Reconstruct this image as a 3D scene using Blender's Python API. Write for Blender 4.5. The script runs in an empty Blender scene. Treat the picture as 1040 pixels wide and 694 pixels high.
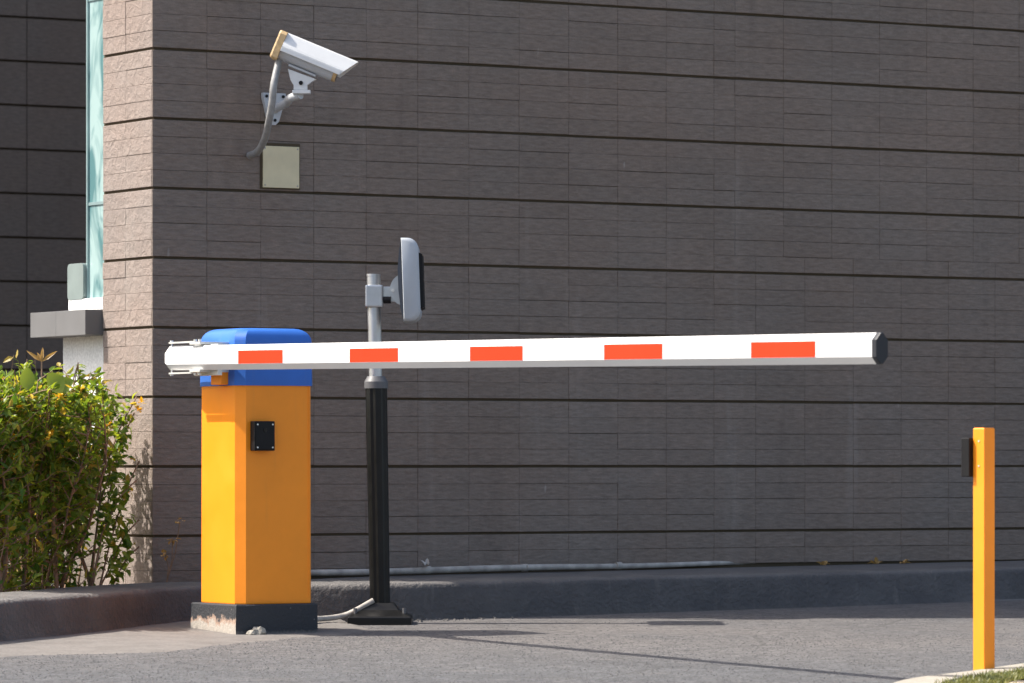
import bpy, bmesh, math, random
from mathutils import Vector, Matrix
R = math.radians
random.seed(7)
scene = bpy.context.scene
C = scene.collection

# ------------------------------------------------------------------ camera
cam_d = bpy.data.cameras.new('camera'); cam = bpy.data.objects.new('camera', cam_d); C.objects.link(cam)
cam.location = (-7.793, -15.617, 0.61)
cam.rotation_euler = (R(90), 0, R(-31))
cam_d.sensor_width = 36.0; cam_d.lens = 161.3; cam_d.shift_y = 0.1192
cam_d.clip_start = 0.1; cam_d.clip_end = 2000
cam_d.dof.use_dof = True; cam_d.dof.focus_distance = 16.3; cam_d.dof.aperture_fstop = 8.0
scene.camera = cam

# ------------------------------------------------------------------ light
SUN_EL, SUN_AZ = 51.0, 34.0          # the sun stands to the left, 31 degrees behind the facade plane
world = bpy.data.worlds.new('World'); scene.world = world; world.use_nodes = True
wn = world.node_tree.nodes; wl = world.node_tree.links
sky = wn.new('ShaderNodeTexSky'); sky.sky_type = 'NISHITA'; sky.sun_disc = False
to_sun = Vector((-math.cos(R(SUN_AZ)) * math.cos(R(SUN_EL)), math.sin(R(SUN_AZ)) * math.cos(R(SUN_EL)), math.sin(R(SUN_EL))))
sky.sun_elevation = R(SUN_EL); sky.sun_rotation = math.atan2(to_sun.x, to_sun.y)
sky.air_density = 1.0; sky.dust_density = 4.0; sky.ozone_density = 0.6
bg = wn['Background']; bg.inputs['Strength'].default_value = 0.15
wl.new(sky.outputs[0], bg.inputs[0])
sun_d = bpy.data.lights.new('sun', 'SUN'); sun_d.energy = 4.4; sun_d.angle = R(0.5); sun_d.color = (1.0, 0.94, 0.86)
sun = bpy.data.objects.new('sun', sun_d); C.objects.link(sun)
sun.location = to_sun * 30
sun.rotation_euler = (-to_sun).to_track_quat('-Z', 'Y').to_euler()
scene.view_settings.view_transform = 'Standard'; scene.view_settings.look = 'None'
scene.view_settings.exposure = 0.85; scene.view_settings.gamma = 1.0

# ------------------------------------------------------------------ helpers
class MB:
    """collects shapes; build() links them as one mesh object"""
    def __init__(s): s.v = []; s.f = []
    def add(s, vs, fs):
        o = len(s.v); s.v += [tuple(v) for v in vs]; s.f += [tuple(i + o for i in f) for f in fs]; return s
    def box(s, a, b):
        x0, y0, z0 = a; x1, y1, z1 = b
        return s.add([(x0,y0,z0),(x1,y0,z0),(x1,y1,z0),(x0,y1,z0),(x0,y0,z1),(x1,y0,z1),(x1,y1,z1),(x0,y1,z1)],
                     [(0,3,2,1),(4,5,6,7),(0,1,5,4),(1,2,6,5),(2,3,7,6),(3,0,4,7)])
    def loft(s, rings, cap=True):
        n = len(rings[0]); vs = [p for r in rings for p in r]; fs = []
        for i in range(len(rings) - 1):
            for j in range(n):
                k = (j + 1) % n
                fs.append((i*n+j, i*n+k, (i+1)*n+k, (i+1)*n+j))
        if cap:
            fs.append(tuple(reversed(range(n)))); fs.append(tuple((len(rings)-1)*n + j for j in range(n)))
        return s.add(vs, fs)
    def tube(s, pts, r, n=12, cap=True):
        pts = [Vector(p) for p in pts]; rr = r if isinstance(r, (list, tuple)) else [r]*len(pts)
        rings = []; up = None
        for i, p in enumerate(pts):
            t = (pts[min(i+1, len(pts)-1)] - pts[max(i-1, 0)]).normalized()
            if up is None:
                up = Vector((0,0,1)) if abs(t.z) < .9 else Vector((1,0,0))
            a = t.cross(up).normalized(); b = a.cross(t).normalized(); up = b
            rings.append([p + (a*math.cos(q) + b*math.sin(q))*rr[i] for q in [2*math.pi*k/n for k in range(n)]])
        return s.loft(rings, cap)
    def prism(s, poly, axis_fn, d0, d1):
        a = [axis_fn(p[0], p[1], d0) for p in poly]; b = [axis_fn(p[0], p[1], d1) for p in poly]
        return s.loft([a, b])
    def build(s, name, m, parent=None, smooth=None, bevel=0, seg=2):
        me = bpy.data.meshes.new(name); me.from_pydata(s.v, [], s.f)
        bm = bmesh.new(); bm.from_mesh(me)
        if bevel:
            es = [e for e in bm.edges if len(e.link_faces) == 2 and e.calc_face_angle(0) > R(25)]
            bmesh.ops.bevel(bm, geom=es, offset=bevel, segments=seg, affect='EDGES', profile=.6, clamp_overlap=True)
        bmesh.ops.recalc_face_normals(bm, faces=bm.faces)
        bm.to_mesh(me); bm.free()
        if smooth is not None:
            for p in me.polygons: p.use_smooth = True
            me.set_sharp_from_angle(angle=R(smooth))
        me.materials.append(m)
        o = bpy.data.objects.new(name, me); C.objects.link(o)
        if parent: o.parent = parent
        return o

def tag(o, label=None, cat=None, group=None, kind=None):
    if label: o['label'] = label
    if cat: o['category'] = cat
    if group: o['group'] = group
    if kind: o['kind'] = kind
    return o

def thing(name, label, cat, loc=(0,0,0), rz=0, group=None):
    o = bpy.data.objects.new(name, None); C.objects.link(o)
    o.empty_display_size = .1
    o.location = loc; o.rotation_euler = (0,0,rz)
    return tag(o, label, cat, group)

def smoothpath(pts, n=6):
    """Catmull-Rom through points"""
    P = [Vector(p) for p in pts]; P = [P[0]*2-P[1]] + P + [P[-1]*2-P[-2]]; out = []
    for i in range(1, len(P)-2):
        for k in range(n):
            t = k/n; a, b, c, d = P[i-1], P[i], P[i+1], P[i+2]
            out.append(.5*((2*b)+(c-a)*t+(2*a-5*b+4*c-d)*t*t+(3*b-a-3*c+d)*t**3))
    out.append(P[-2]); return out

# ground plane of the drive: rises a little towards the building and to the right
def gz(x, y): return .012*(x+.307) + .013*(y+1.274)

# ------------------------------------------------------------------ materials
class NT:
    def __init__(s, name):
        s.m = bpy.data.materials.new(name); s.m.use_nodes = True
        s.t = s.m.node_tree; s.n = s.t.nodes; s.l = s.t.links
        s.b = s.n['Principled BSDF']; s.out = s.n['Material Output']
    def nd(s, typ, **kw):
        d = s.n.new(typ)
        for k, v in kw.items(): setattr(d, k, v)
        return d
    def put(s, sock, v):
        if isinstance(v, (int, float)): sock.default_value = v
        elif isinstance(v, (tuple, list)): sock.default_value = tuple(v) if len(v) == len(sock.default_value) else tuple(v)+(1,)
        else: s.l.new(v, sock)
    def pos(s, scale=(1,1,1), rot=(0,0,0)):
        g = s.nd('ShaderNodeNewGeometry'); mp = s.nd('ShaderNodeMapping')
        s.l.new(g.outputs['Position'], mp.inputs[0]); mp.inputs['Scale'].default_value = scale; mp.inputs['Rotation'].default_value = rot
        return mp.outputs[0]
    def obj(s, scale=(1,1,1)):
        g = s.nd('ShaderNodeTexCoord'); mp = s.nd('ShaderNodeMapping')
        s.l.new(g.outputs['Object'], mp.inputs[0]); mp.inputs['Scale'].default_value = scale
        return mp.outputs[0]
    def noise(s, vec, scale, detail=4, rough=.55, dist=0):
        d = s.nd('ShaderNodeTexNoise'); s.l.new(vec, d.inputs['Vector'])
        d.inputs['Scale'].default_value = scale; d.inputs['Detail'].default_value = detail
        d.inputs['Roughness'].default_value = rough; d.inputs['Distortion'].default_value = dist
        return d.outputs[0]
    def ramp(s, v, a, b, c0=0., c1=1.):
        d = s.nd('ShaderNodeMapRange'); d.clamp = True
        s.put(d.inputs[0], v); d.inputs[1].default_value = a; d.inputs[2].default_value = b
        s.put(d.inputs[3], c0); s.put(d.inputs[4], c1); return d.outputs[0]
    def math(s, op, a, b=0.):
        d = s.nd('ShaderNodeMath', operation=op); s.put(d.inputs[0], a); s.put(d.inputs[1], b); return d.outputs[0]
    def mix(s, f, a, b, mode='MIX'):
        d = s.nd('ShaderNodeMix', data_type='RGBA', blend_type=mode)
        s.put(d.inputs[0], f); s.put(d.inputs[6], a); s.put(d.inputs[7], b); return d.outputs[2]
    def bump(s, h, strength=.3, dist=.01):
        d = s.nd('ShaderNodeBump'); d.inputs['Strength'].default_value = strength; d.inputs['Distance'].default_value = dist
        s.l.new(h, d.inputs['Height']); s.l.new(d.outputs[0], s.b.inputs['Normal'])
    def fin(s, col, rough=.6, metal=0, spec=.5):
        s.put(s.b.inputs['Base Color'], col); s.put(s.b.inputs['Roughness'], rough)
        s.b.inputs['Metallic'].default_value = metal; s.b.inputs['Specular IOR Level'].default_value = spec
        return s.m

def mat_stone(name, base, rough=False):
    k = NT(name)
    streak = k.noise(k.pos((20,20,100)), 1.0, 5, .62)
    grain = k.noise(k.pos(), 170, 4, .6)
    big = k.noise(k.pos(), .9, 3)
    oi = k.nd('ShaderNodeObjectInfo'); gi = k.nd('ShaderNodeNewGeometry')
    rnd = k.math('FRACT', k.math('ADD', oi.outputs['Random'], gi.outputs['Random Per Island']))
    f = k.math('MULTIPLY', k.ramp(streak, .28, .72, .88 if rough else .76, 1.10 if rough else 1.20), k.ramp(grain, .25, .75, .9, 1.1))
    f = k.math('MULTIPLY', f, k.ramp(rnd, 0, 1, .955, 1.045))
    f = k.math('MULTIPLY', f, k.ramp(big, .3, .7, .93, 1.07))
    col = k.mix(k.ramp(k.noise(k.pos((1,1,1.3)), 1.7, 3), .35, .65), base, (base[0]*.96, base[1]*1.02, base[2]*1.06))
    d = k.nd('ShaderNodeVectorMath', operation='SCALE'); k.l.new(col, d.inputs[0]); k.l.new(f, d.inputs['Scale'])
    # pale lime specks and drips
    sp = k.ramp(k.noise(k.pos((22,22,9)), 1.0, 3, .5), .735, .78)
    col2 = k.mix(k.math('MULTIPLY', sp, .35), d.outputs[0], (.45,.43,.40))
    # faint vertical rain runs, pale and dark
    run = k.noise(k.pos((7,7,.55)), 1.0, 5, .6)
    col2 = k.mix(k.ramp(run, .60, .74, 0, .16), col2, (.42,.39,.35))
    col2 = k.mix(k.ramp(run, .40, .28, 0, .22), col2, (.06,.05,.042))
    h = k.math('ADD', k.math('MULTIPLY', streak, .5), k.math('MULTIPLY', k.noise(k.pos((1,1,1.5)), 34, 5, .6), 1.0))
    if rough:
        h = k.math('ADD', k.noise(k.pos(), 26, 6, .62, .6), k.math('MULTIPLY', grain, .25)); k.bump(h, .75, .014)
    else: k.bump(h, .6, .007)
    return k.fin(col2, .82, spec=.3)

M = {}
M['stone'] = mat_stone('split_stone_tile', (.208, .162, .131))
M['stone_end'] = mat_stone('rough_stone_tile_sunlit', (.272, .218, .188), True)  # same stone as the facade, sunlight put into a lighter, pinker colour
def plain(name, col, rough=.5, metal=0, spec=.5, var=.08, scale=12, bump=0, bscale=300):
    k = NT(name)
    n = k.noise(k.pos(), scale, 5, .6)
    f = k.ramp(n, .3, .7, 1-var, 1+var)
    d = k.nd('ShaderNodeVectorMath', operation='SCALE'); d.inputs[0].default_value = col; k.l.new(f, d.inputs['Scale'])
    if bump: k.bump(k.noise(k.pos(), bscale, 4), bump, .002)
    r = k.ramp(k.noise(k.pos(), scale*2.3, 4), .3, .7, max(.02, rough-.07), min(1, rough+.09))
    return k.fin(d.outputs[0], r, metal, spec)
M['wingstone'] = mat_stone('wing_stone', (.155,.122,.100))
M['groove'] = plain('groove_mortar', (.082,.065,.043), .95, spec=.1)
def mat_road():
    k = NT('worn_asphalt')
    p = k.pos()
    fine = k.noise(p, 60, 8, .8)
    mid = k.noise(p, 14, 7, .7)
    big = k.noise(k.pos((1,.55,1), (0,0,R(-31))), 1.3, 4, .55)
    # paler, pinkish resurfaced lane next to the building, greyer asphalt nearer the camera
    sx = k.nd('ShaderNodeSeparateXYZ'); k.l.new(k.pos((1,1,1), (0,0,R(31))), sx.inputs[0])
    lane = k.ramp(k.math('ADD', sx.outputs[1], k.math('MULTIPLY', k.noise(p, 1.1, 4), .9)), -2.9, -1.1)
    base = k.mix(lane, (.108,.109,.112), (.140,.130,.124))
    base = k.mix(k.ramp(big, .36, .66, 0, .55), base, (.088,.090,.094))
    f = k.math('MULTIPLY', k.ramp(fine, .30, .70, .32, 1.75), k.ramp(mid, .28, .72, .72, 1.28))
    d = k.nd('ShaderNodeVectorMath', operation='SCALE'); k.l.new(base, d.inputs[0]); k.l.new(f, d.inputs['Scale'])
    dust = k.ramp(k.noise(p, 4.3, 5, .65), .57, .72, 0, .35)
    col = k.mix(dust, d.outputs[0], (.19,.178,.165))
    # hairline cracks
    vr = k.nd('ShaderNodeTexVoronoi', feature='DISTANCE_TO_EDGE'); k.l.new(k.mix(.16, p, k.nd('ShaderNodeTexNoise').outputs[1]), vr.inputs['Vector'])
    vr.inputs['Scale'].default_value = .85
    crack = k.ramp(vr.outputs[0], .003, .008, .4, 0)
    col = k.mix(crack, col, (.06,.058,.055))
    k.bump(k.math('ADD', fine, k.math('MULTIPLY', mid, .8)), .7, .010)
    return k.fin(col, .88, spec=.25)
M['road'] = mat_road()
def mat_concrete(name, base, dirt=(.16,.145,.125), amt=.5, bs=.4):
    k = NT(name); p = k.pos()
    a = k.noise(p, 9, 6, .65); b = k.noise(p, 90, 4, .6)
    col = k.mix(k.ramp(a, .42, .70, 0, amt), base, dirt)
    d = k.nd('ShaderNodeVectorMath', operation='SCALE'); k.l.new(col, d.inputs[0]); k.l.new(k.ramp(b, .25, .75, .8, 1.2), d.inputs['Scale'])
    k.bump(k.math('ADD', a, b), bs, .006)
    return k.fin(d.outputs[0], .88, spec=.25)
M['apron'] = mat_concrete('dusty_concrete', (.178,.165,.152), (.125,.115,.105), .75)
M['kerbstone'] = mat_concrete('pale_kerb_concrete', (.34,.315,.265), (.22,.20,.165), .5)
M['sand'] = mat_concrete('sandy_paving', (.40,.335,.25), (.31,.26,.19), .5)
M['soil'] = mat_concrete('soil', (.085,.06,.042), (.04,.03,.022), .6)
def mat_kerb():
    k = NT('black_painted_kerb'); p = k.pos()
    a = k.noise(p, 5, 6, .65); b = k.noise(p, 55, 5, .6); s2 = k.noise(k.pos((18,18,4)), 1, 4)
    col = k.mix(k.ramp(a, .40, .68), (.064,.060,.060), (.094,.088,.085))
    g = k.nd('ShaderNodeNewGeometry'); sx = k.nd('ShaderNodeSeparateXYZ'); k.l.new(g.outputs['Normal'], sx.inputs[0])
    dust = k.math('MULTIPLY', k.ramp(sx.outputs[2], .55, .95), k.ramp(a, .3, .6, .45, 1))
    col = k.mix(dust, col, (.155,.147,.140))                 # settled dust on the trodden top
    col = k.mix(k.ramp(s2, .62, .74, 0, .35), col, (.17,.155,.14))
    sz = k.nd('ShaderNodeSeparateXYZ'); k.l.new(g.outputs['Position'], sz.inputs[0])
    splash = k.math('MULTIPLY', k.ramp(k.math('ADD', sz.outputs[2], k.math('MULTIPLY', b, .05)), .03, .085, .55, 0), k.ramp(a, .3, .7, .4, 1))
    col = k.mix(splash, col, (.17,.15,.13))                # road splash along the foot
    k.bump(k.math('ADD', k.math('MULTIPLY', b, .8), a), .8, .016)
    return k.fin(col, .62, spec=.4)
M['kerb'] = mat_kerb()
def mat_paint(name, col, rough=.38, fade=.08, grime=.12, spec=.35):
    k = NT(name); p = k.pos()
    n = k.noise(p, 6, 5, .6); drip = k.noise(k.pos((30,30,2.2)), 1, 4)
    d = k.nd('ShaderNodeVectorMath', operation='SCALE'); d.inputs[0].default_value = col; k.l.new(k.ramp(n, .3, .7, 1-fade, 1+fade), d.inputs['Scale'])
    c2 = k.mix(k.ramp(drip, .6, .8, 0, grime), d.outputs[0], (.2,.15,.1))
    k.bump(k.noise(p, 260, 3), .05, .002)
    return k.fin(c2, k.ramp(n, .3, .7, rough-.06, rough+.1), spec=spec)
M['yellow'] = mat_paint('yellow_enamel', (.97,.300,.016), .42, .05, .08)
M['blue'] = mat_paint('blue_plastic', (.032,.140,.50), .46, .08, .14)
M['white'] = mat_paint('white_boom_paint', (.70,.70,.69), .40, .03, .05)
M['red'] = mat_paint('red_reflective_tape', (.66,.038,.008), .55, .04, .03, .15)
M['capnavy'] = plain('navy_plastic', (.012,.014,.020), .45)
M['black'] = plain('black_plastic', (.006,.006,.007), .5, spec=.25, bump=.1)
M['blackpole'] = plain('black_pole_paint', (.006,.006,.006), .36, spec=.3, var=.3)
M['greyplastic'] = plain('grey_collar', (.10,.10,.105), .5)
M['zinc'] = plain('zinc_steel', (.66,.66,.63), .42, .45, var=.12)
M['galv'] = plain('galvanised_tube', (.50,.51,.52), .36, .85, var=.1)
M['reader'] = plain('reader_light_grey', (.40,.43,.46), .45, var=.03)
M['darkback'] = plain('dark_back_shell', (.055,.062,.075), .5)
M['camwhite'] = plain('camera_white_enamel', (.72,.72,.70), .38, var=.05)
M['camgrey'] = plain('camera_grey_housing', (.48,.50,.52), .42, var=.05)
M['camtan'] = plain('yellowed_rear_cap', (.58,.40,.20), .6, var=.2, scale=60)
M['lens'] = plain('lens_glass', (.01,.01,.012), .08, spec=.8)
M['cable'] = plain('grey_flex_conduit', (.27,.27,.265), .5, var=.2, scale=40)
M['beige'] = plain('beige_cover_plate', (.66,.58,.37), .55, var=.07)
M['pvc'] = plain('dusty_white_pipe', (.36,.335,.30), .7, var=.38, scale=16)
M['slabgrey'] = mat_paint('grey_painted_slab', (.150,.150,.150), .6, .08, .15)  # the slab's own grey paint
M['whitewall'] = mat_concrete('white_render', (.80,.81,.79), (.66,.68,.66), .35, .1)
M['frost'] = plain('frosted_screen', (.20,.245,.235), .35, var=.12, scale=9)
def mat_glass():
    k = NT('teal_glass'); p = k.pos()
    n = k.noise(k.pos((1,5,2.2)), 1.6, 3, .5, 1.2)
    col = k.mix(k.ramp(n, .40, .58), (.10,.22,.23), (.36,.50,.49))
    k.b.inputs['Coat Weight'].default_value = .6
    return k.fin(col, .06, spec=.9)
M['glass'] = mat_glass()
M['frame'] = plain('aluminium_frame', (.30,.42,.43), .35, .5)
def mat_plinth():
    k = NT('plinth_worn_black_paint'); p = k.pos()
    g = k.nd('ShaderNodeNewGeometry'); sx = k.nd('ShaderNodeSeparateXYZ'); k.l.new(p, sx.inputs[0])
    a = k.noise(p, 14, 6, .7); b = k.noise(p, 80, 4)
    nx = k.nd('ShaderNodeSeparateXYZ'); k.l.new(g.outputs['True Normal'], nx.inputs[0])
    side = k.ramp(nx.outputs[0], -.9, -.4, 1, 0)           # the kerb-side face has lost most of its paint
    lvl = k.math('ADD', sx.outputs[2], k.math('MULTIPLY', k.math('SUBTRACT', a, .5), .13))
    bare = k.math('MULTIPLY', k.ramp(lvl, .050, .066, 1, 0), side)
    brick = k.math('MULTIPLY', k.ramp(lvl, .040, .056, 0, 1), bare)
    col = k.mix(bare, (.040,.042,.046), (.40,.36,.31))
    col = k.mix(brick, col, (.36,.22,.15))
    speck = k.ramp(k.noise(p, 45, 5, .7), .66, .72, 0, .7)
    col = k.mix(speck, col, (.30,.28,.25))
    foot = k.ramp(k.math('ADD', sx.outputs[2], k.math('MULTIPLY', b, .02)), .012, .03, .7, 0)
    col = k.mix(foot, col, (.30,.27,.235))
    k.bump(k.math('ADD', a, b), .5, .008)
    return k.fin(col, .75, spec=.3)
M['plinth'] = mat_plinth()
def mat_leaf(name, c0, c1, trans=.35, old=None):
    k = NT(name)
    gi = k.nd('ShaderNodeNewGeometry')
    col = k.mix(gi.outputs['Random Per Island'], c0, c1)
    if old: col = k.mix(k.ramp(gi.outputs['Random Per Island'], .90, .93), col, old)
    k.fin(col, .42, spec=.4)
    t = k.nd('ShaderNodeBsdfTranslucent'); d = k.nd('ShaderNodeVectorMath', operation='MULTIPLY')
    k.l.new(col, d.inputs[0]); d.inputs[1].default_value = (1.5,1.35,.5); k.l.new(d.outputs[0], t.inputs[0])
    mx = k.nd('ShaderNodeMixShader'); mx.inputs[0].default_value = trans
    k.l.new(k.b.outputs[0], mx.inputs[1]); k.l.new(t.outputs[0], mx.inputs[2]); k.l.new(mx.outputs[0], k.out.inputs[0])
    return k.m
M['leaf'] = mat_leaf('hedge_leaf', (.065,.155,.024), (.32,.39,.055), .50, (.42,.32,.08))
M['broad'] = mat_leaf('broad_leaf', (.20,.30,.08), (.25,.33,.07))
M['flower'] = mat_leaf('yellow_petal', (.75,.36,.02), (.80,.55,.05), .25)
M['grass'] = mat_leaf('grass_blade', (.12,.15,.045), (.27,.27,.12), .3)
M['twig'] = plain('brown_twig', (.24,.155,.10), .85, var=.35, scale=30)
M['dryleaf'] = mat_leaf('dry_leaf', (.40,.22,.07), (.50,.33,.14), .25)

# ------------------------------------------------------------------ ground
m = MB(); S = 400
g = []
for i, x in enumerate((-S, -8, 8, S)):
    for j, y in enumerate((-S, -8, 12, S)): g.append((x, y, gz(max(-8,min(8,x)), max(-8,min(12,y)))))
m.add(g, [(i*4+j, (i+1)*4+j, (i+1)*4+j+1, i*4+j+1) for i in range(3) for j in range(3)])
tag(m.build('road', M['road']), 'worn grey asphalt drive in front of the building', kind='structure')

# kerb that runs along the planter and then along the foot of the facade
kp = smoothpath([(-3.2,-2.72,0), (-2.2,-2.02,0), (-1.28,-1.41,0), (-.72,-1.02,0), (-.28,-.66,0), (.0,-.50,0), (.30,-.545,0), (.62,-.64,0), (1.1,-.675,0), (2.5,-.69,0), (4.5,-.70,0), (8.0,-.70,0)], 8)
rings = []
for i, p in enumerate(kp):
    t = (kp[min(i+1, len(kp)-1)] - kp[max(0, i-1)]); t.z = 0; t.normalize(); n = Vector((-t.y, t.x, 0))
    top = .157 + .0085*p.x
    j = lambda a: random.uniform(-a, a)
    w = .34 + .30*max(0, min(1, (p.x+.1)/.9))
    if p.x > .9: w = abs(p.y) + .012
    prof = [(0,-.15), (.002, 0.), (.012+j(.002), .06), (.018+j(.003), top-.026), (.024, top-.012+j(.002)), (.036, top-.003), (.055, top+j(.002)), (w*.5, top+.003+j(.003)), (w, top+.005), (w, -.15)]
    g0 = gz(p.x, p.y)
    rings.append([p + n*a + Vector((0,0,b if b > .05 or b < 0 else g0)) for a, b in prof])
k0 = MB().loft(rings).build('kerb', M['kerb'], smooth=40)
tag(k0, 'dark painted kerb along the planter and the wall foot', kind='structure')

# coarse aggregate standing proud of the worn asphalt, thinner on the paler lane by the building
kk = NT('asphalt_stones'); gi = kk.nd('ShaderNodeNewGeometry')
kk.fin(kk.mix(gi.outputs['Random Per Island'], (.090,.089,.090), (.150,.144,.138)), .85, spec=.25)
ag = MB(); ra = random.Random(5); n_st = 0
while n_st < 42000:
    x, y = ra.uniform(-2.6, 3.4), ra.uniform(-6.4, -.8)
    dd = x*.515 + y*.857                                     # distance from the building corner along the drive
    if x*.857-y*.515 < -1.2 or dd > .3: continue
    if dd > -1.3 and ra.random() > .22: continue
    z = gz(x, y); r = ra.uniform(.0022,.0050); h = ra.uniform(.0006,.0021); a0 = ra.random()*6.28
    ring = [(x+r*ra.uniform(.7,1.2)*math.cos(a0+k*1.5708), y+r*ra.uniform(.7,1.2)*math.sin(a0+k*1.5708)) for k in range(4)]
    ag.add([(u, v, z-.001) for u, v in ring] + [(x+(u-x)*.55, y+(v-y)*.55, z+h*ra.uniform(.8,1.1)) for u, v in ring],
           [(0,1,5,4),(1,2,6,5),(2,3,7,6),(3,0,4,7),(4,5,6,7)])
    n_st += 1
me = bpy.data.meshes.new('asphalt_aggregate'); me.from_pydata(ag.v, [], ag.f); me.materials.append(kk.m)
ao = bpy.data.objects.new('asphalt_aggregate', me); C.objects.link(ao)
tag(ao, 'coarse stones standing proud of the worn asphalt drive', 'gravel', kind='stuff')

# planter soil
poly = [(-3.1,-2.25), (-2.2,-1.62), (-1.28,-1.05), (-.72,-.66), (-.28,-.30), (.012,-.10), (.012,.44), (-.2,2.2), (-3.1,2.2)]
m = MB(); m.add([(x,y,.118+random.uniform(-.008,.01)) for x,y in poly] + [(x,y,-.2) for x,y in poly],
      [tuple(range(len(poly)))] + [(i,(i+1)%len(poly),(i+1)%len(poly)+len(poly),i+len(poly)) for i in range(len(poly))])
tag(m.build('soil', M['soil']), 'bare brown soil of the planter', kind='structure')

# dusty concrete apron in front of the kerb, lying on the asphalt and rising to the kerb
edge = smoothpath([(-3.3,-3.0,0), (-2.2,-2.34,0), (-1.5,-1.9,0), (-1.0,-1.98,0), (-.55,-1.72,0), (-.22,-1.50,0), (.05,-1.40,0), (.20,-1.30,0), (.34,-1.08,0), (.42,-.84,0), (.47,-.62,0)], 6)
inner = smoothpath([(-3.2,-2.70,0), (-2.2,-2.00,0), (-1.28,-1.38,0), (-.72,-.99,0), (-.28,-.63,0), (.0,-.48,0), (.06,-.50,0), (.14,-.50,0), (.24,-.515,0), (.34,-.53,0), (.46,-.57,0)], 6)
vs = []; fs = []; N = 8
for i, (a, b) in enumerate(zip(edge, inner)):
    a = a + Vector((random.uniform(-.02,.02), random.uniform(-.03,.03), 0))
    for q in range(N+1):
        t = q/N; p = a.lerp(b, t)
        lift = .004 + .016*(t*t*(3-2*t)) + random.uniform(0,.0015)
        vs.append((p.x, p.y, gz(p.x,p.y) + (lift if q else -.002)))
for i in range(len(edge)-1):
    for q in range(N): fs.append((i*(N+1)+q, (i+1)*(N+1)+q, (i+1)*(N+1)+q+1, i*(N+1)+q+1))
tag(MB().add(vs, fs).build('pavement', M['apron'], smooth=60), 'dusty pale concrete apron beside the dark kerb', kind='structure')

# traffic island in the right corner: kerb, grass verge, sandy paving
isl = smoothpath([(-1.25,-6.5,0), (-.80,-5.75,0), (-0.034,-4.828,0), (0.479,-4.518,0), (0.849,-4.299,0), (1.85,-3.68,0), (3.35,-3.00,0), (6.5,-1.9,0)], 8)
def isl_ring(prof):
    rr = []
    for i, p in enumerate(isl):
        t = (isl[min(i+1, len(isl)-1)] - isl[max(0, i-1)]); t.normalize(); n = Vector((t.y, -t.x, 0))
        g0 = gz(p.x, p.y)
        rr.append([Vector((p.x+n.x*a, p.y+n.y*a, g0+b)) for a, b in prof])
    return rr
IH = .022
tag(MB().loft(isl_ring([(0,-.1),(0,IH-.012),(.012,IH),(.15,IH+.003),(.155,IH-.006),(.155,-.1)])).build('kerb', M['kerbstone'], smooth=35), 'pale concrete kerb edging the grass island', kind='structure')
tag(MB().loft(isl_ring([(.152,-.1),(.152,IH-.008),(.24,IH-.004),(.33,IH-.008),(.33,-.1)])).build('soil', M['soil']), 'soil strip under the island grass', kind='structure')
tag(MB().loft(isl_ring([(.325,-.1),(.325,IH-.003),(.35,IH+.004),(2.2,IH+.01),(2.2,-.1)])).build('pavement', M['sand'], smooth=35), 'sandy paving of the island behind the grass strip', kind='structure')
gr = MB()
for q in range(9000):
    i = random.random()*(len(isl)-9); a = isl[int(i)].lerp(isl[int(i)+1], i % 1); t = (isl[int(i)+1]-isl[int(i)]).normalized(); n = Vector((t.y,-t.x,0))
    b = random.uniform(.15,.335)
    if random.random() < .25: b = random.gauss(.25,.06)
    x, y = a.x+n.x*b, a.y+n.y*b; z = gz(x,y)+IH-.012
    h = random.uniform(.012,.034); w = random.uniform(.002,.0035); an = random.random()*6.28
    dx, dy = math.cos(an)*w, math.sin(an)*w; lx, ly = random.gauss(0,.012), random.gauss(0,.012)
    gr.add([(x-dx,y-dy,z),(x+dx,y+dy,z),(x+lx*.4+dx*.7,y+ly*.4+dy*.7,z+h*.6),(x+lx*.4-dx*.7,y+ly*.4-dy*.7,z+h*.6),(x+lx,y+ly,z+h)], [(0,1,2,3),(3,2,4)])
tag(gr.build('grass', M['grass']), 'short dry green grass on the island verge', 'grass', kind='stuff')

# ------------------------------------------------------------------ main building
H = 7.2
bld = thing('stone_building', 'building clad in rows of dark split stone tiles with deep grooves', 'building')
m = MB(); m.box((.010,.010,-.1), (9.,.4392,H)); m.box((1.3,.426,-.1), (9.,2.4,H-.002))
m.build('wall', M['groove'], bld)
P0, PITCH, GR, J = .334, .2645, 0.0098, .0007
ROW = (PITCH-GR)/4
colsU = [.232*k for k in range(12)] + [2.655] + [2.895+.2425*k for k in range(26)]
colsL = [.232*k for k in range(12)] + [2.757+.2445*k for k in range(26)]
def tile_mesh(w, h, th=.03, ch=.0012):
    """front face at local y=0, x 0..w, z 0..h, chamfered front edges"""
    vs = [(0,th,0),(w,th,0),(w,th,h),(0,th,h),(0,ch,0),(w,ch,0),(w,ch,h),(0,ch,h),(ch,0,ch),(w-ch,0,ch),(w-ch,0,h-ch),(ch,0,h-ch)]
    fs = [(0,1,5,4),(1,2,6,5),(2,3,7,6),(3,0,4,7),(4,5,9,8),(5,6,10,9),(6,7,11,10),(7,4,8,11),(8,9,10,11)]
    return vs, fs
rows = []
for b in range(-1, 26):
    for r in range(4):
        z = P0 + GR/2 + b*PITCH + r*ROW
        rows.append((z, b, r))
front = []
for z, b, r in rows:
    if z > H-.1: continue
    cols = colsU if z > 1.45 else colsL
    for x0, x1 in zip(cols[:-1], cols[1:]):
        if z < .19 and x0 > .3: continue
        if z < .13: continue
        front.append((x0, x1, z))
vis = sorted([t for t in front if t[2] < 2.44], key=lambda t: (round(t[0],3), t[2]))[:300]
viss = set(vis)
cache = {}
rest = MB()
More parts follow.
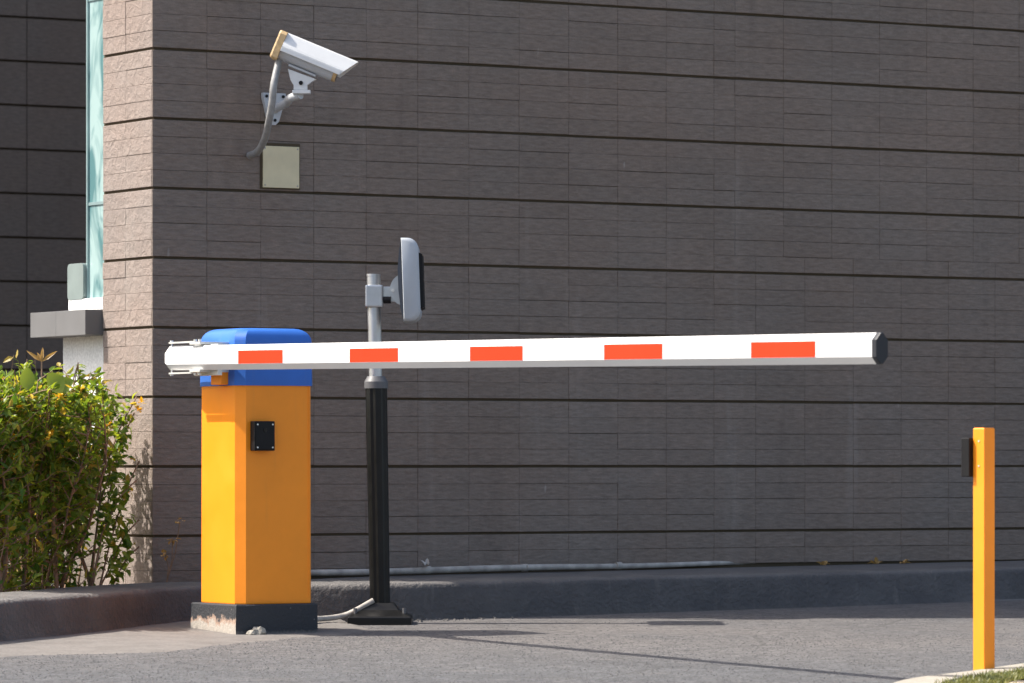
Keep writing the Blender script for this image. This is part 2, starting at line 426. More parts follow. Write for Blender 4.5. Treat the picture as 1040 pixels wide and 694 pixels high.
for t in front:
    x0, x1, z = t; w = x1-x0-J; h = ROW-J
    off = random.uniform(-.0012, .0016)
    if t in viss:
        th = .006 if x0 < .01 else .03
        key = (round(w, 4), th)
        if key not in cache:
            me = bpy.data.meshes.new('tile'); v, f = tile_mesh(w, h, th); me.from_pydata(v, [], f); me.materials.append(M['stone']); cache[key] = me
        o = bpy.data.objects.new('tile', cache[key]); C.objects.link(o); o.parent = bld
        o.location = (x0+J/2, off, z+J/2+random.uniform(-.0007,.0007)); o.rotation_euler = (random.gauss(0,.004), 0, random.gauss(0,.0015))
    else:
        v, f = tile_mesh(w, h, .006 if x0 < .01 else .03); dz = random.uniform(-.0007,.0007); rest.add([(a+x0+J/2, c+off, e+z+J/2+dz) for a, c, e in v], f)
tag(rest.build('tile', M['stone'], bld), kind='stuff'); rest = MB()
# the narrow sunlit end face: two columns of rough tiles
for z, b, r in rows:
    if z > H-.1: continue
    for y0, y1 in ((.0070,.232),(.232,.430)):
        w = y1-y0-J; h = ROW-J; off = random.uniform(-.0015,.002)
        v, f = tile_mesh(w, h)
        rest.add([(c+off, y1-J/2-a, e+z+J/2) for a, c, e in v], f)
tag(rest.build('tile', M['stone_end'], bld), 'rough stone tiles of the end face, colour lightened to look sunlit', kind='stuff')

# ------------------------------------------------------------------ window bay behind the sunlit end face
bay = thing('window_bay', 'white bay with grey slab and teal glass behind the sunlit stone corner', 'window bay', (.03,.6,.1))
def bb(a, b, name, mat, bev=0, par=None, root=bay):
    o = MB().box(a, b).build(name, mat, root if par is None else par, bevel=bev); 
    base = root.location if par is None else Vector((0,0,0))
    if par is None:
        for v in o.data.vertices: v.co -= base
    else:
        for v in o.data.vertices: v.co -= root.location
    return o
bb((.035,.44,.62), (1.0,.86,1.108), 'wall', M['whitewall'])
bb((.030,.44,-.1), (1.0,.865,.62), 'wall_base', M['wingstone'])
slab = bb((-.072,.436,1.108), (.9,.70,1.206), 'slab', M['slabgrey'], .0015)
bb((-.072,.7006,1.108), (.5,.935,1.206), 'slab', M['slabgrey'], .0015)
bb((.024,.44,1.2085), (.5,.79,1.256), 'sill', M['whitewall'], .004)
bb((.045,.44,1.258), (.075,.642,3.4), 'pane', M['glass'])
bb((.036,.642,1.258), (.085,.654,3.4), 'frame', M['frame'], .002)
bb((.040,.44,1.62), (.046,.642,1.632), 'frame', M['frame'])
bb((.040,.44,2.42), (.046,.642,2.432), 'frame', M['frame'])
pl = MB(); rp = []
for cx, cz, a0 in ((.775,1.378,0),(.668,1.378,90),(.668,1.272,180),(.775,1.272,270)):
    for q in range(6):
        a = R(a0+18*q); rp.append((cx+.018*math.cos(a), cz+.018*math.sin(a)))
pl.prism(rp, lambda u, w, d: (d-.03, u-.6, w-.1), .022, .052)
pl.build('screen_panel', M['frost'], bay, smooth=35)
bb((.06,.44,1.2), (.9,.652,3.5), 'wall', M['groove'])

# ------------------------------------------------------------------ wing of the building far behind
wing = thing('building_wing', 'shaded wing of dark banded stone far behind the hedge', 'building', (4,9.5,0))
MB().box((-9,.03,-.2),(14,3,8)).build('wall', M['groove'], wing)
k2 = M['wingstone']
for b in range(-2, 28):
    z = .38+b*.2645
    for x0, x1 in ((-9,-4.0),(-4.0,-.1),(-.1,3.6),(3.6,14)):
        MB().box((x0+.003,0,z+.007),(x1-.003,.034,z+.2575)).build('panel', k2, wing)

# ------------------------------------------------------------------ concrete plinth
plinth = MB()
x0,y0,x1,y1 = -.307,-1.274,.018,-.925
jj = lambda: random.uniform(-.004,.004)
ring = [(x0,y0),(x0+.16,y0),(x1,y0),(x1,y0+.17),(x1,y1),(x0+.16,y1),(x0,y1),(x0,y0+.22),(x0,y0+.1)]
plinth.loft([[(x+jj(), y+jj(), -.08) for x,y in ring], [(x+jj(), y+jj(), .035) for x,y in ring], [(x+jj()*.6, y+jj()*.6, .075) for x,y in ring], [(x,y,.108) for x,y in ring], [(x*1.0+(.004 if x<-.2 else -.004), y+(.004 if y<-1.1 else -.004), .113) for x,y in ring]])
po = plinth.build('concrete_plinth', M['plinth'], smooth=30)
tag(po, 'low worn concrete plinth painted black under the yellow cabinet', 'plinth')

# ------------------------------------------------------------------ barrier gate
bg_ = thing('barrier_gate', 'yellow barrier cabinet with blue cap and red and white boom lowered', 'barrier gate', (-.146,-1.113,.113))
BL = bg_.location.copy()
def loc(mb):
    mb.v = [(a-BL.x, b-BL.y, c-BL.z) for a,b,c in mb.v]; return mb
XL, YF, SZ, CH = -.287, -1.254, .291, .029
def oct_ring(z, ins=0., grow=0.):
    a, b, c, d = XL-grow+ins, YF-grow+ins, XL+SZ+grow-ins, YF+SZ+grow-ins; h = CH
    e = .006
    return [(a,b+h,z),(a+h,b,z),(c-e,b,z),(c,b+e,z),(c,d-h,z),(c-h,d,z),(a+e,d,z),(a,d-e,z)]
loc(MB().loft([oct_ring(.1135), oct_ring(.1165,-.001), oct_ring(.893)])).build('cabinet_body', M['yellow'], bg_)
# door seam and hinge-side lip on the shaded front
loc(MB().box((XL+SZ-.013,YF-.0022,.135),(XL+SZ-.0105,YF+.001,.885))).build('door_edge', M['yellow'], bg_)
rg = [oct_ring(.888,0,.004), oct_ring(.886,0,.0045), oct_ring(1.043,0,.003)]
for q in range(1, 7):
    a = R(15*q); rg.append(oct_ring(1.043+.047*math.sin(a), .047*(1-math.cos(a)), .003))
cp = loc(MB().loft(rg)).build('cap', M['blue'], bg_, smooth=24)
# arm hub: yellow flange standing out of the cap, and its shaft
hub = loc(MB().box((XL-.034,-1.182,.889),(XL+.01,-1.104,.992))).build('arm_hub', M['yellow'], bg_, bevel=.004)
loc(MB().tube([(XL-.06,-1.143,.982),(XL-.02,-1.143,.982)], .03, 20)).build('shaft', M['zinc'], hub, smooth=40)
# boom
BS = -.026
SL = (.988-.929)/(5.232-.874)
def bz(y): return .988 + SL*(y+.874)
BX = -.385
def boom_ring(y, s=1.0, w=.0205, h=.0435):
    c = .020; z = bz(y); w, h, c2 = w*s, h*s, c*s
    k = .0160*s
    return [(BX-w, y, z-h+c2), (BX-w+k, y, z-h), (BX+w-k, y, z-h), (BX+w, y, z-h+c2), (BX+w, y, z+h-c2), (BX+w-k, y, z+h), (BX-w+k, y, z+h), (BX-w, y, z+h-c2)]
boom = loc(MB().loft([boom_ring(-.874+BS,.72), boom_ring(-.893+BS,.96), boom_ring(-.905+BS), boom_ring(-5.228+BS)])).build('boom', M['white'], bg_)
for a, b in ((-1.452,-1.778),(-2.250,-2.575),(-3.038,-3.361),(-3.838,-4.162),(-4.632,-4.955)):
    a += BS; b += BS; hh = .0225; x = BX-.0205
    vs = []
    for xx in (x-.0008, x+.0004):
        for y, s in ((a,-1),(b,-1),(b,1),(a,1)): vs.append((xx, y, bz(y)+s*hh))
    loc(MB().add(vs, [(0,1,2,3),(7,6,5,4),(0,4,5,1),(1,5,6,2),(2,6,7,3),(3,7,4,0)])).build('red_sticker', M['red'], boom)
loc(MB().loft([boom_ring(-5.2285+BS,1.015), boom_ring(-5.245+BS,1.015), boom_ring(-5.248+BS,.97)])).build('end_cap', M['capnavy'], boom)
# clamp: zinc bars above and below the boom, a cross block and bolts
for s in (1,-1):
    za = bz(-1.0)+s*.049
    cl = loc(MB().box((BX-.021,-1.185,za-.0045),(XL-.001,-1.105,za+.0045))).build('clamp_plate', M['zinc'], bg_, bevel=.0012)
    loc(MB().box((BX-.017,-1.12,za+s*.0055-.003),(BX-.003,-.935,za+s*.0055+.003))).build('clamp_bar', M['zinc'], cl)
    for y in (-.945,-1.13,-1.165):
        loc(MB().tube([(BX-.010,y,za+s*.006),(BX-.010,y,za+s*.014)], .006, 6)).build('bolt', M['zinc'], cl)
    loc(MB().tube([(BX-.010,-.945,za-s*.008),(BX-.010,-.945,za+s*.012)], .003, 8)).build('bolt', M['zinc'], cl)
# back plate of the clamp between boom and cabinet
loc(MB().box((BX+.0212,-1.24,bz(-1.1)-.064),(BX+.040,-1.06,bz(-1.1)+.047))).build('clamp_bracket', M['zinc'], bg_, bevel=.002)
# light sensor on the shaded front
sn = loc(MB().box((-.242,YF-.034,.655),(-.160,YF-.0005,.760))).build('sensor', M['black'], bg_, bevel=.004)
loc(MB().box((-.237,YF-.0365,.660),(-.165,YF-.034,.755))).build('front_plate', M['black'], sn, bevel=.001)
for dx in (-.231,-.171):
    for dz in (.667,.748):
        loc(MB().tube([(dx,YF-.0362,dz),(dx,YF-.0385,dz)], .0032, 8)).build('screw', M['zinc'], sn)
loc(MB().tube([(-.201,YF-.0362,.728),(-.201,YF-.0385,.728)], .008, 16)).build('lens', M['lens'], sn)

# ------------------------------------------------------------------ reader pole
PX, PY = .550, -.784
pz = gz(PX,PY)+.012
rp_ = thing('reader_pole', 'black and silver pole with tag reader panel beside the barrier cabinet', 'reader pole', (PX,PY,pz), R(-31))
base = MB(); 
def sq(s, z, ox=0): return [(-s+ox,-s,z),(s+ox,-s,z),(s+ox,s,z),(-s+ox,s,z)]
base.loft([sq(.118,-.03), sq(.118,.014), sq(.112,.019), sq(.070,.040), sq(.050,.066)])
bo = base.build('base', M['blackpole'], rp_, bevel=.003)
for sx in (-.09,.09):
    MB().tube([(sx,-.085,.028),(sx,-.085,.048)], .008, 6).build('anchor_bolt', M['greyplastic'], bo)
def pr(z0, z1, r0, r1, lean=(-.016,0), n=16, flute=0):
    rr = []
    for z, r in ((z0,r0),(z1,r1)):
        t = (z/0.9); ring = []
        for q in range(n):
            a = 2*math.pi*q/n; k = r*(1-flute if q % 4 == 0 else 1)
            ring.append((lean[0]*t + k*math.cos(a+.2), k*math.sin(a+.2), z))
        rr.append(ring)
    return MB().loft(rr)
pr(.064,.862,.0375,.0405, n=24, flute=.10).build('lower_pole', M['blackpole'], rp_, smooth=22)
pr(.860,.885,.0440,.0440, n=28).build('collar', M['greyplastic'], rp_, smooth=30)
pr(.885,.905,.0440,.032, n=28).build('collar', M['greyplastic'], rp_, smooth=30)
pr(.905,1.276,.0245,.0255, (-.0175,0), n=24).build('upper_tube', M['galv'], rp_, smooth=30)
pr(1.276,1.284,.0270,.0270, (-.0175,0), n=24).build('tube_cap', M['galv'], rp_, smooth=30)
tx = -.024
cm = MB().box((tx-.031,-.036,1.160),(tx+.034,.036,1.243)).build('mount_clamp', M['galv'], rp_, bevel=.006)
MB().box((tx+.034,-.018,1.180),(tx+.085,.018,1.237)).build('mount_arm', M['galv'], rp_, bevel=.002)
MB().tube([(tx+.036,-.024,1.187),(tx+.064,-.024,1.187)], .013, 12).build('knob', M['black'], rp_, smooth=30)
hp = []
for q in range(13):
    a = R(90+15*q); hp.append((tx+.112+.052*math.cos(a), 1.225+.058*math.sin(a)))
for s in (-1,1):
    MB().prism(hp, lambda u, w, d: (u, d, w), s*.026-.002, s*.026+.002).build('hinge_plate', M['galv'], rp_)
MB().tube([(tx+.072,-.034,1.222),(tx+.072,.034,1.222)], .006, 10).build('pivot_bolt', M['zinc'], rp_, smooth=30)
# the reader itself, seen edge-on, leaning slightly
rd = MB(); HW = .150
def rring(y, ins):
    pts = []
    X0, X1, Z0, Z1 = tx+.108+ins*.3, tx+.172-ins, 1.105+ins, 1.412-ins; rr = .040
    pts += [(X0,Z0),(X0,Z1)]
    for cz, a0, a1 in ((Z1-rr, 90, 0), (Z0+rr, 0, -90)):
        for q in range(7):
            a = R(a0+(a1-a0)*q/6); pts.append((X1-rr+rr*math.cos(a), cz+rr*math.sin(a)))
    return [(u + (1.26-w)*.035, y, w) for u, w in pts]
rd.loft([rring(-HW,.012), rring(-HW+.004,.005), rring(-HW+.012,0), rring(HW-.012,0), rring(HW-.004,.005), rring(HW,.012)])
ro = rd.build('reader_panel', M['reader'], rp_, smooth=30)
MB().loft([[(tx+u+(1.26-w)*.035, y, w) for u, w in ((.170,1.150),(.185,1.158),(.185,1.352),(.170,1.360))] for y in (-HW+.02, HW-.02)]).build('window_strip', M['black'], ro)
bk = [(.107,1.405),(.100,1.36),(.093,1.30),(.093,1.22),(.099,1.15),(.108,1.108)]
MB().loft([[(tx+u+(1.26-w)*.035, y, w) for u, w in bk] for y in (-HW+.006, HW-.006)]).build('back_shell', M['darkback'], ro)

# conduit between the plinth and the pole
cd = smoothpath([(.015,-1.03,.05), (.17,-.90,.044), (.30,-.80,.040), (.385,-.775,.046), (.43,-.790,.062), (.505,-.812,.104)], 6)
tag(MB().tube(cd, .0102, 12).build('conduit_pipe', M['pvc'], smooth=40), 'short dusty white conduit bending up to the black pole foot', 'pipe')

# pipe lying along the foot of the facade
wp = thing('wall_pipe', 'long dusty white pipe lying along the foot of the dark facade', 'pipe', (.3,-.06,.19))
segs = [(.30,1.62),(1.626,2.06),(2.066,3.05)]
for a, b in segs:
    n = 8; pts = []
    for q in range(n+1):
        x = a+(b-a)*q/n; pts.append((x-.3, -.045+.006*math.sin(x*3)+.075*max(0,(x-2))+.06, .178+.0074*x+.002*math.sin(x*5)-.19+.006))
    MB().tube(pts, [.0130-.003*max(0,(a+(b-a)*q/n-1.5)) for q in range(n+1)], 10).build('pipe_length', M['pvc'], wp, smooth=40)
for x in (1.623,2.063,1.18):
    MB().tube([(x-.3-.012,.016,.0078*x-.006),(x-.3+.012,.016,.0078*x-.006)], .0150, 12).build('coupling', M['pvc'], wp, smooth=40)

# ------------------------------------------------------------------ sensor post on the island
BPX, BPY = .562, -4.478
bpz = gz(BPX,BPY)+IH+.002
sp_ = thing('sensor_post', 'short square yellow post with black sensor standing on the island kerb', 'post', (BPX,BPY,bpz), R(9))
hs = .0228
MB().loft([sq(hs,-.04), sq(hs,.721), sq(hs-.0015,.724)]).build('post', M['yellow'], sp_)
MB().loft([sq(hs-.002,.724), sq(hs-.002,.7255)]).build('post_cap', M['yellow'], sp_)
q = MB().box((-.040,hs+.0005,.577),(.014,hs+.034,.695)).build('sensor', M['black'], sp_, bevel=.003)
MB().box((-.037,hs+.034,.581),(.011,hs+.037,.691)).build('front_plate', M['capnavy'], q, bevel=.001)
for dz in (.61,.685):
    MB().tube([(-hs+.0005,-.002,dz),(-hs-.002,-.002,dz)], .003, 8).build('screw', M['zinc'], sp_)

# ------------------------------------------------------------------ security camera on the facade
sc_ = thing('security_camera', 'white security camera with sunshield bracketed high on the dark facade', 'security camera', (.498,-.357,2.14), 0)
rot = Matrix.Rotation(R(-31), 4, 'Z') @ Matrix.Rotation(R(22.5), 4, 'Y')
def rl(mb):
    mb.v = [tuple(rot @ Vector(v)) for v in mb.v]; return mb
def prof_loft(mb, prof, xs):
    return mb.loft([[(x+dx, y, z) for (y, z, dx) in prof] for x in xs])
# housing tube, flattened lower body
hz = []
for a in range(0, 360, 20): hz.append((.040*math.cos(R(a)), -.016+.036*math.sin(R(a)), 0))
rl(prof_loft(MB(), hz, (-.122,.094))).build('housing', M['camgrey'], sc_, smooth=40)
rl(MB().loft([[(.094, y*.96, -.016+(z+.016)*.96) for y,z,_ in hz], [(.108, y*.96, -.016+(z+.016)*.96) for y,z,_ in hz]])).build('front_ring', M['camtan'], sc_, smooth=40)
rl(MB().loft([[(.1085, y*.8, -.016+(z+.016)*.8) for y,z,_ in hz], [(.1095, y*.8, -.016+(z+.016)*.8) for y,z,_ in hz]])).build('lens_window', M['lens'], sc_, smooth=40)
# rear cap
rc = [(-.053,-.052),(-.046,-.058),(.046,-.058),(.053,-.052),(.053,.040),(.044,.053),(-.044,.053),(-.053,.040)]
rl(MB().loft([[(-.152,y*.93,z*.93) for y,z in rc],[(-.146,y,z) for y,z in rc],[(-.123,y,z) for y,z in rc]])).build('rear_cap', M['camtan'], sc_)
# sunshield: folded sheet over the housing, nose cut back at a slant
sh_o = [(-.062,-.022),(-.062,-.002),(-.058,.006),(-.032,.049),(-.024,.054),(.024,.054),(.032,.049),(.058,.006),(.062,-.002),(.062,-.022)]
sh_i = [(-.0595,-.022),(-.0595,-.003),(-.0555,.005),(-.030,.0470),(-.023,.0515),(.023,.0515),(.030,.0470),(.0555,.005),(.0595,-.003),(.0595,-.022)]
nose = lambda z: .118 + (z+.022)/.076*.046
ring = sh_o + list(reversed(sh_i))
rl(MB().loft([[(-.122, y, z) for y,z in ring], [(nose(z), y, z) for y,z in ring]])).build('sunshield', M['camwhite'], sc_)
for s in (-1,1):
    rl(MB().box((-.12, s*.0625-.002, -.021),(.118, s*.0625+.002, -.006))).build('shield_rail', M['camwhite'], sc_)
# swivel bracket under the housing, arm back to the wall, triangular wall plate
o3 = Vector((.498,-.357,2.14))
def wl_(mb):
    mb.v = [tuple(Vector(v)-o3) for v in mb.v]; return mb
u = Vector((math.cos(R(31)), -math.sin(R(31)), 0))
def cu(a, z): p = Vector((.47,-.34,0)) + u*a; return (p.x, p.y, z)
n_ = Vector((math.sin(R(31)), math.cos(R(31)), 0))
sw = [(-.062,2.102),(-.052,2.060),(-.040,2.040),(-.040,2.022),(.012,2.022),(.012,2.040),(.028,2.052),(.046,2.062)]
rl(MB().box((-.075,-.022,-.060),(.035,.022,-.0525))).build('mount_rail', M['camgrey'], sc_)
wl_(MB().loft([[tuple(Vector(cu(a,z))+n_*d) for a,z in sw] for d in (-.016,.016)])).build('swivel', M['camwhite'], sc_, bevel=.002)
wl_(MB().tube([tuple(Vector(cu(-.012,2.048))-n_*.022), tuple(Vector(cu(-.012,2.048))+n_*.022)], .008, 12)).build('pivot_bolt', M['black'], sc_, smooth=30)
wl_(MB().loft([[tuple(Vector(cu(a,z))+n_*d) for a,z in ((-.045,2.008),(.024,2.008),(.024,2.0215),(-.045,2.0215))] for d in (-.022,.022)])).build('arm_pad', M['camwhite'], sc_, bevel=.002)
e = Vector(cu(-.014,2.004))
wl_(MB().tube(smoothpath([tuple(e), (e.x-.012,e.y+.06,1.996), (.490,-.16,1.986), (.512,-.03,1.976)], 5), [.016]*15+[.020], 12)).build('arm', M['camgrey'], sc_, smooth=40)
tri = [(a+.032, b) for a, b in [(.432,2.035),(.530,2.035),(.530,2.018),(.500,1.925),(.486,1.912),(.470,1.912),(.456,1.925),(.432,2.018)]]
wpz = wl_(MB().prism(tri, lambda a, b, d: (a, d, b), -.022, -.002)).build('wall_plate', M['camgrey'], sc_, bevel=.002)
for a, b in ((.477,2.022),(.549,2.022),(.513,1.93)):
    wl_(MB().tube([(a,-.0225,b),(a,-.027,b)], .006, 8)).build('bolt', M['black'], wpz)
# flexible conduit from the housing down into the wall
cb = [(.353,-.315,2.085), (.352,-.318,2.045), (.350,-.310,1.985), (.358,-.270,1.915), (.385,-.185,1.850), (.408,-.085,1.805), (.412,-.005,1.792)]
cb[0] = tuple(o3 + rot @ Vector((-.118,0,-.045)))
cbs = smoothpath(cb, 8)
tag(MB().tube(cbs, .0138, 12).build('cable_conduit', M['cable'], smooth=50), 'grey flexible conduit drooping from the white camera to the wall', 'cable')

jb = thing('junction_plate', 'square beige cover plate on the dark facade below the camera', 'cover plate', (.5475,0,1.756))
MB().box((-.087,-.004,-.088),(.085,.016,.088)).build('frame', M['groove'], jb)
MB().box((-.078,-.009,-.084),(.080,-.004,.076)).build('cover', M['beige'], jb, bevel=.0015)
for a in (-.070,.072):
    for b in (-.075,.067): MB().tube([(a,-.0088,b),(a,-.0105,b)], .003, 8).build('screw', M['cable'], jb)

# ------------------------------------------------------------------ hedge
hd = thing('flowering_hedge', 'leggy green flowering hedge in the planter by the stone corner', 'hedge', (-.8,-.45,.11))
A, B = Vector((-1.06,-.565,0)), Vector((-.26,.0,0)); dv = (B-A).normalized(); pn = Vector((-dv.y, dv.x, 0)); LN = (B-A).length
hb = hd.location
leaves = MB(); rnd = random.Random(21)
def leaf(mb, p, d, L, W, fold=.25, droop=.15, up=Vector((0,0,1))):
    d = d.normalized(); s = d.cross(up)
    if s.length < .05: s = Vector((1,0,0))
    s.normalize(); n = s.cross(d)
    p = p - hb
    m1 = p + d*L*.35; m2 = p + d*L*.72 - n*L*droop*.4; t = p + d*L - n*L*droop
    mb.add([p, m1+s*W*.5+n*W*fold, m2+s*W*.34+n*W*fold*.8, t, m2-s*W*.34+n*W*fold*.8, m1-s*W*.5+n*W*fold, m1, m2],
           [(0,1,6),(1,2,7,6),(2,3,7),(3,4,7),(7,4,5,6),(6,5,0)])
def rv(r, z=0.): return Vector((r.gauss(0,1), r.gauss(0,1), r.gauss(z,1))).normalized()
stems = []
for q in range(40):
    t = rnd.uniform(0,1); o = A.lerp(B, t) + pn*rnd.uniform(-.10,.26)
    top = rnd.uniform(.62,.78) * (1 - .10*max(0, t-.75)/.25)
    p = o.copy(); p.z = .105; pts = [p.copy()]; d = Vector((rnd.gauss(0,.16), rnd.gauss(0,.16), 1))
    while p.z < top+.08 and len(pts) < 9:
        d = (d + Vector((rnd.gauss(0,.13), rnd.gauss(0,.13), .12))).normalized(); p = p + d*rnd.uniform(.09,.14)
        if (p-o).dot(dv) + t*LN > LN+.10: p -= dv*.05
        pts.append(p.copy())
    stems.append(pts)
    r0 = rnd.uniform(.0045,.010)
    MB().tube([v-hb for v in pts], [r0*(1-.7*i/(len(pts)-1)) for i in range(len(pts))], 6).build('stem', M['twig'], hd, smooth=60)
twigs = MB(); tips = []
for pts in stems:
    for i in range(1, len(pts)):
        zrel = pts[i].z
        n = 4 if zrel < .42 else (5 if zrel < .58 else 9)
        for q in range(n):
            a = pts[i-1].lerp(pts[i], rnd.random()); d = Vector((rnd.gauss(0,.8), rnd.gauss(0,.8), rnd.uniform(.1,.9))).normalized()
            L = rnd.uniform(.07,.20)
            b = a + d*L*.6; c = b + (d + Vector((0,0,.5))).normalized()*L*.4
            if c.z > .895: c.z = .895 - rnd.uniform(0,.07)
            if c.x > -.035 or b.x > -.035 or c.x*.857-c.y*.515 > -.125: continue
            twigs.tube([a-hb, b-hb, c-hb], [.0028,.002,.001], 4, False)
            tips.append((a,b,c))
twigs.build('twig', M['twig'], hd)
for a, b, c in tips:
    low = c.z < .45
    for f in ([.2,.35,.5,.62,.73,.83,.92,1.] if not low else [.25,.4,.6,.75,.88,1.]):
        p = a.lerp(b, f/.6) if f < .6 else b.lerp(c, (f-.6)/.4)
        ax = (c-a).normalized()
        for s in (0,1):
            if rnd.random() < (.15 if not low else .35): continue
            d = (rv(rnd) + ax*.6 + Vector((0,0,.15))).normalized()
            L = rnd.uniform(.020,.046)
            e_ = p + d*L
            if e_.x > -.012 or e_.x*.857-e_.y*.515 > -.10+rnd.gauss(0,.02): continue
            leaf(leaves, p, d, L, L*rnd.uniform(.42,.58), rnd.uniform(.05,.25), rnd.uniform(0,.35), rv(rnd, 1.6))
tag(leaves.build('foliage', M['leaf'], hd), kind='stuff')
tops = [c for a,b,c in tips if c.z > .55]
for q in range(120):
    c = rnd.choice(tops)
    if q < 4: c = Vector(((-.17,-.22,.80),(-.20,-.22,.62),(-.19,-.20,.50),(-.14,-.18,.83))[q])
    fm = MB(); 
    for j in range(rnd.randint(5,9)):
        leaf(fm, c + rv(rnd)*.006 + Vector((0,0,.008)), (rv(rnd) + Vector((0,0,.7))), rnd.uniform(.016,.030), .012, .1, .2)
    fm.build('flower', M['flower'], hd)
# right-hand sprays that lean towards the stone corner
sp = MB(); tw = MB()
for (x,y,z0,z1,dx) in ((-.30,-.16,.45,.80,.12),(-.27,-.18,.30,.62,.10),(-.26,-.14,.2,.40,.11),(-.30,-.18,.55,.86,.12),(-.24,-.12,.12,.30,.10),(-.33,-.24,.35,.55,.12),(-.22,.10,.45,.86,.08),(-.26,.22,.50,.90,.10),(-.20,.02,.35,.70,.06),(-.30,.30,.45,.88,.12),(-.24,.16,.3,.72,.08),(-.28,.05,.5,.84,.12),(-.20,.26,.30,.66,.05)):
    a = Vector((x,y,z0)); b = Vector((x+dx, y-.05, z1)); pth = smoothpath([a, a.lerp(b,.5)+Vector((0,0,.03)), b], 6)
    tw.tube([p-hb for p in pth], [.003]*len(pth), 5); ft = Vector((x-.04, y+.02, .105)); tw.tube([ft-hb, a-hb], [.005,.003], 5)
    for p in pth:
        for q in range(8):
            d = (rv(rnd) + Vector((.15,0,.1))).normalized(); L = rnd.uniform(.025,.048)
            pp = p + rv(rnd)*.02
            if (pp+d*L).x > -.02 or (pp+d*L).x*.857-(pp+d*L).y*.515 > -.06: continue
            leaf(sp, pp, d, L, L*.5, .15, .2, rv(rnd,1.5))
tag(sp.build('foliage', M['leaf'], hd), kind='stuff'); tw.build('twig', M['twig'], hd)

# broad-leaved plant rising behind the hedge
bp = thing('broad_leaf_plant', 'plant with large pale oval leaves rising out of the hedge top', 'plant', (-.68,-.50,.11))
hb = bp.location
for (x,y,z0,z1,dx,dz,L,W) in ((-.745,-.485,.11,.878,.004,1,.082,.056),(-.675,-.52,.11,.885,.7,.5,.065,.085),(-.62,-.42,.11,.88,.9,.35,.09,.06)):
    a = Vector((x,y,z0)); b = Vector((x,y,z1)); 
    a = a + Vector((.06,.26,0)); MB().tube([v-hb for v in smoothpath([a, Vector((x+.07,y+.24,.5)), Vector((x+.03,y+.08,z1-.10)), b], 4)], .0026, 6).build('stalk', M['twig'], bp)
    lm = MB(); d = Vector((dx*.857, -dx*.5, dz)).normalized(); side = Vector((.857,-.515,0)); side = (side - d*side.dot(d)).normalized(); nn = side.cross(d)
    pts = []; fs = []; K = 8
    for i in range(K+1):
        t = i/K; w = W*.5*math.sin(math.pi*min(1,max(.04,t**.8)))**.7 if i < K else .001
        c = b + d*L*t + nn*(.02*t*t)
        pts += [c-side*w+nn*w*.3-hb, c-hb, c+side*w+nn*w*.3-hb]
    for i in range(K):
        for j in (0,1): fs.append((i*3+j, i*3+j+1, i*3+3+j+1, i*3+3+j))
    lm.add(pts, fs).build('leaf', M['broad'], bp, smooth=60)
# dry bracts of a torch-like flower above the hedge
tf = thing('torch_flower', 'dry spiky flower head standing above the hedge before the dark wing', 'flower', (-.60,-.30,.11))
hb = tf.location
MB().tube([Vector(v)-hb for v in ((-.60,-.30,.11),(-.60,-.295,.6),(-.602,-.30,.985))], .003, 6).build('stalk', M['twig'], tf)
for dx, dz, L in ((-1,.75,.072),(1,.75,.070),(.05,1,.055),(-.5,1,.04)):
    lm = MB(); leaf(lm, Vector((-.602,-.30,.983)), Vector((dx*.857,-dx*.515,dz)), L, .014, .3, .1, Vector((-.515,-.857,.2))); lm.build('bract', M['dryleaf'], tf)

# small dry weed at the wall corner
hb = Vector((.03,-.06,.16))
dw = thing('dry_weed', 'small dry orange weed on the kerb at the wall corner', 'weed', hb)
for q in range(3):
    top = Vector((.01+.02*q, -.09-.02*q, .27+.06*q)); MB().tube([Vector((0,0,0)), (top-hb)*.5+Vector((.01,0,0)), top-hb], .0018, 5).build('stem', M['twig'], dw)
    for j in range(6):
        lm = MB(); leaf(lm, top+rv(rnd)*.012, rv(rnd), rnd.uniform(.018,.032), .014, .2, .2); lm.build('leaf', M['dryleaf'], dw)

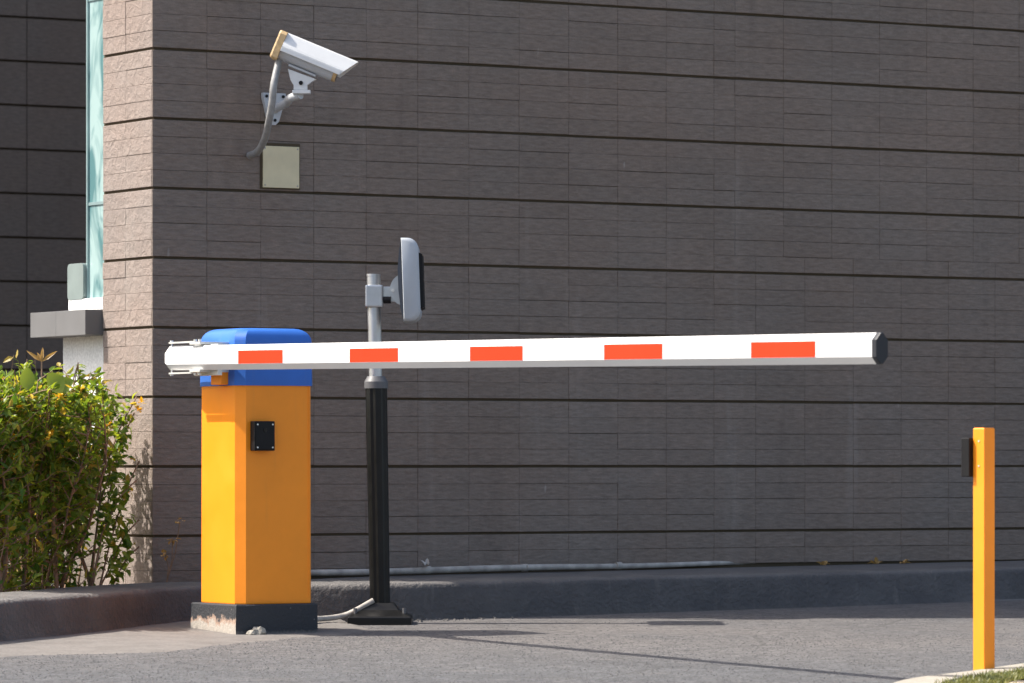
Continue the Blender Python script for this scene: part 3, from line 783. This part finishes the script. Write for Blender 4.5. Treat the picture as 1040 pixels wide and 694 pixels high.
# mortar lumps, grit and fallen leaves
def lump(name, p, s, mat, label, cat, group=None):
    bm = bmesh.new(); bmesh.ops.create_icosphere(bm, subdivisions=2, radius=1)
    for v in bm.verts:
        k = 1 + rnd.uniform(-.22,.22); v.co = Vector((v.co.x*s[0]*k, v.co.y*s[1]*k, v.co.z*s[2]*k))
    me = bpy.data.meshes.new(name); bm.to_mesh(me); bm.free(); me.materials.append(mat)
    o = bpy.data.objects.new(name, me); C.objects.link(o); o.location = p; tag(o, label, cat, group); return o
lump('mortar_lump', (-.235,-1.300,gz(-.2,-1.3)+.014), (.030,.024,.024), M['kerbstone'], 'rough pale mortar lump at the front corner of the plinth', 'mortar lump')
lump('mortar_lump', (-.262,-1.306,gz(-.2,-1.3)+.010), (.020,.016,.016), M['kerbstone'], 'smaller mortar lump left of the rough one by the plinth', 'mortar lump')
grit = MB()
for q in range(300):
    if q < 300:
        t = rnd.random(); i = int(rnd.uniform(24, len(kp)-24)); p = kp[i]; x, y = p.x + rnd.gauss(0,.05), p.y - abs(rnd.gauss(0,.06)) - .01
    else:
        x, y = rnd.uniform(-1.2,2.5), rnd.uniform(-3.2,-1.0)
    z = gz(x,y) + .018; s = rnd.uniform(.0025,.008)
    grit.add([(x+s*rnd.uniform(.6,1.3)*a, y+s*rnd.uniform(.6,1.3)*b, z-.018+(.0+s*rnd.uniform(.5,1.) if c else -.01)) for a,b,c in ((-1,-1,0),(1,-1,0),(1,1,0),(-1,1,0),(-.6,-.5,1),(.5,-.6,1),(.6,.5,1),(-.5,.6,1))],
             [(0,1,5,4),(1,2,6,5),(2,3,7,6),(3,0,4,7),(4,5,6,7)])
tag(grit.build('gravel', M['apron']), 'loose grit along the kerb foot and on the drive', 'gravel', kind='stuff')
for q, (x, y) in enumerate(((1.16,-.075),(3.05,-.06),(3.32,-.05),(3.44,-.07))):
    lm = MB(); 
    for j in range(4): 
        d = Vector((rnd.gauss(0,1), rnd.gauss(0,.4), rnd.uniform(.1,.9))); hb = Vector((0,0,0)); leaf(lm, Vector((rnd.gauss(0,.008),rnd.gauss(0,.006),0)), d, rnd.uniform(.022,.04), .018, .3, .3)
    o = lm.build('fallen_leaf', M['pvc'] if q == 0 else M['dryleaf']); o.location = (x, y, (.206 if q == 0 else .157+.0085*x+.007))
    tag(o, ['pale curled scrap sitting on the white wall pipe','dry curled leaf at the dark facade foot, leftmost','dry curled leaf at the dark facade foot, middle one','dry curled leaf at the dark facade foot nearest the post'][q], 'leaf', 'litter along the wall foot')
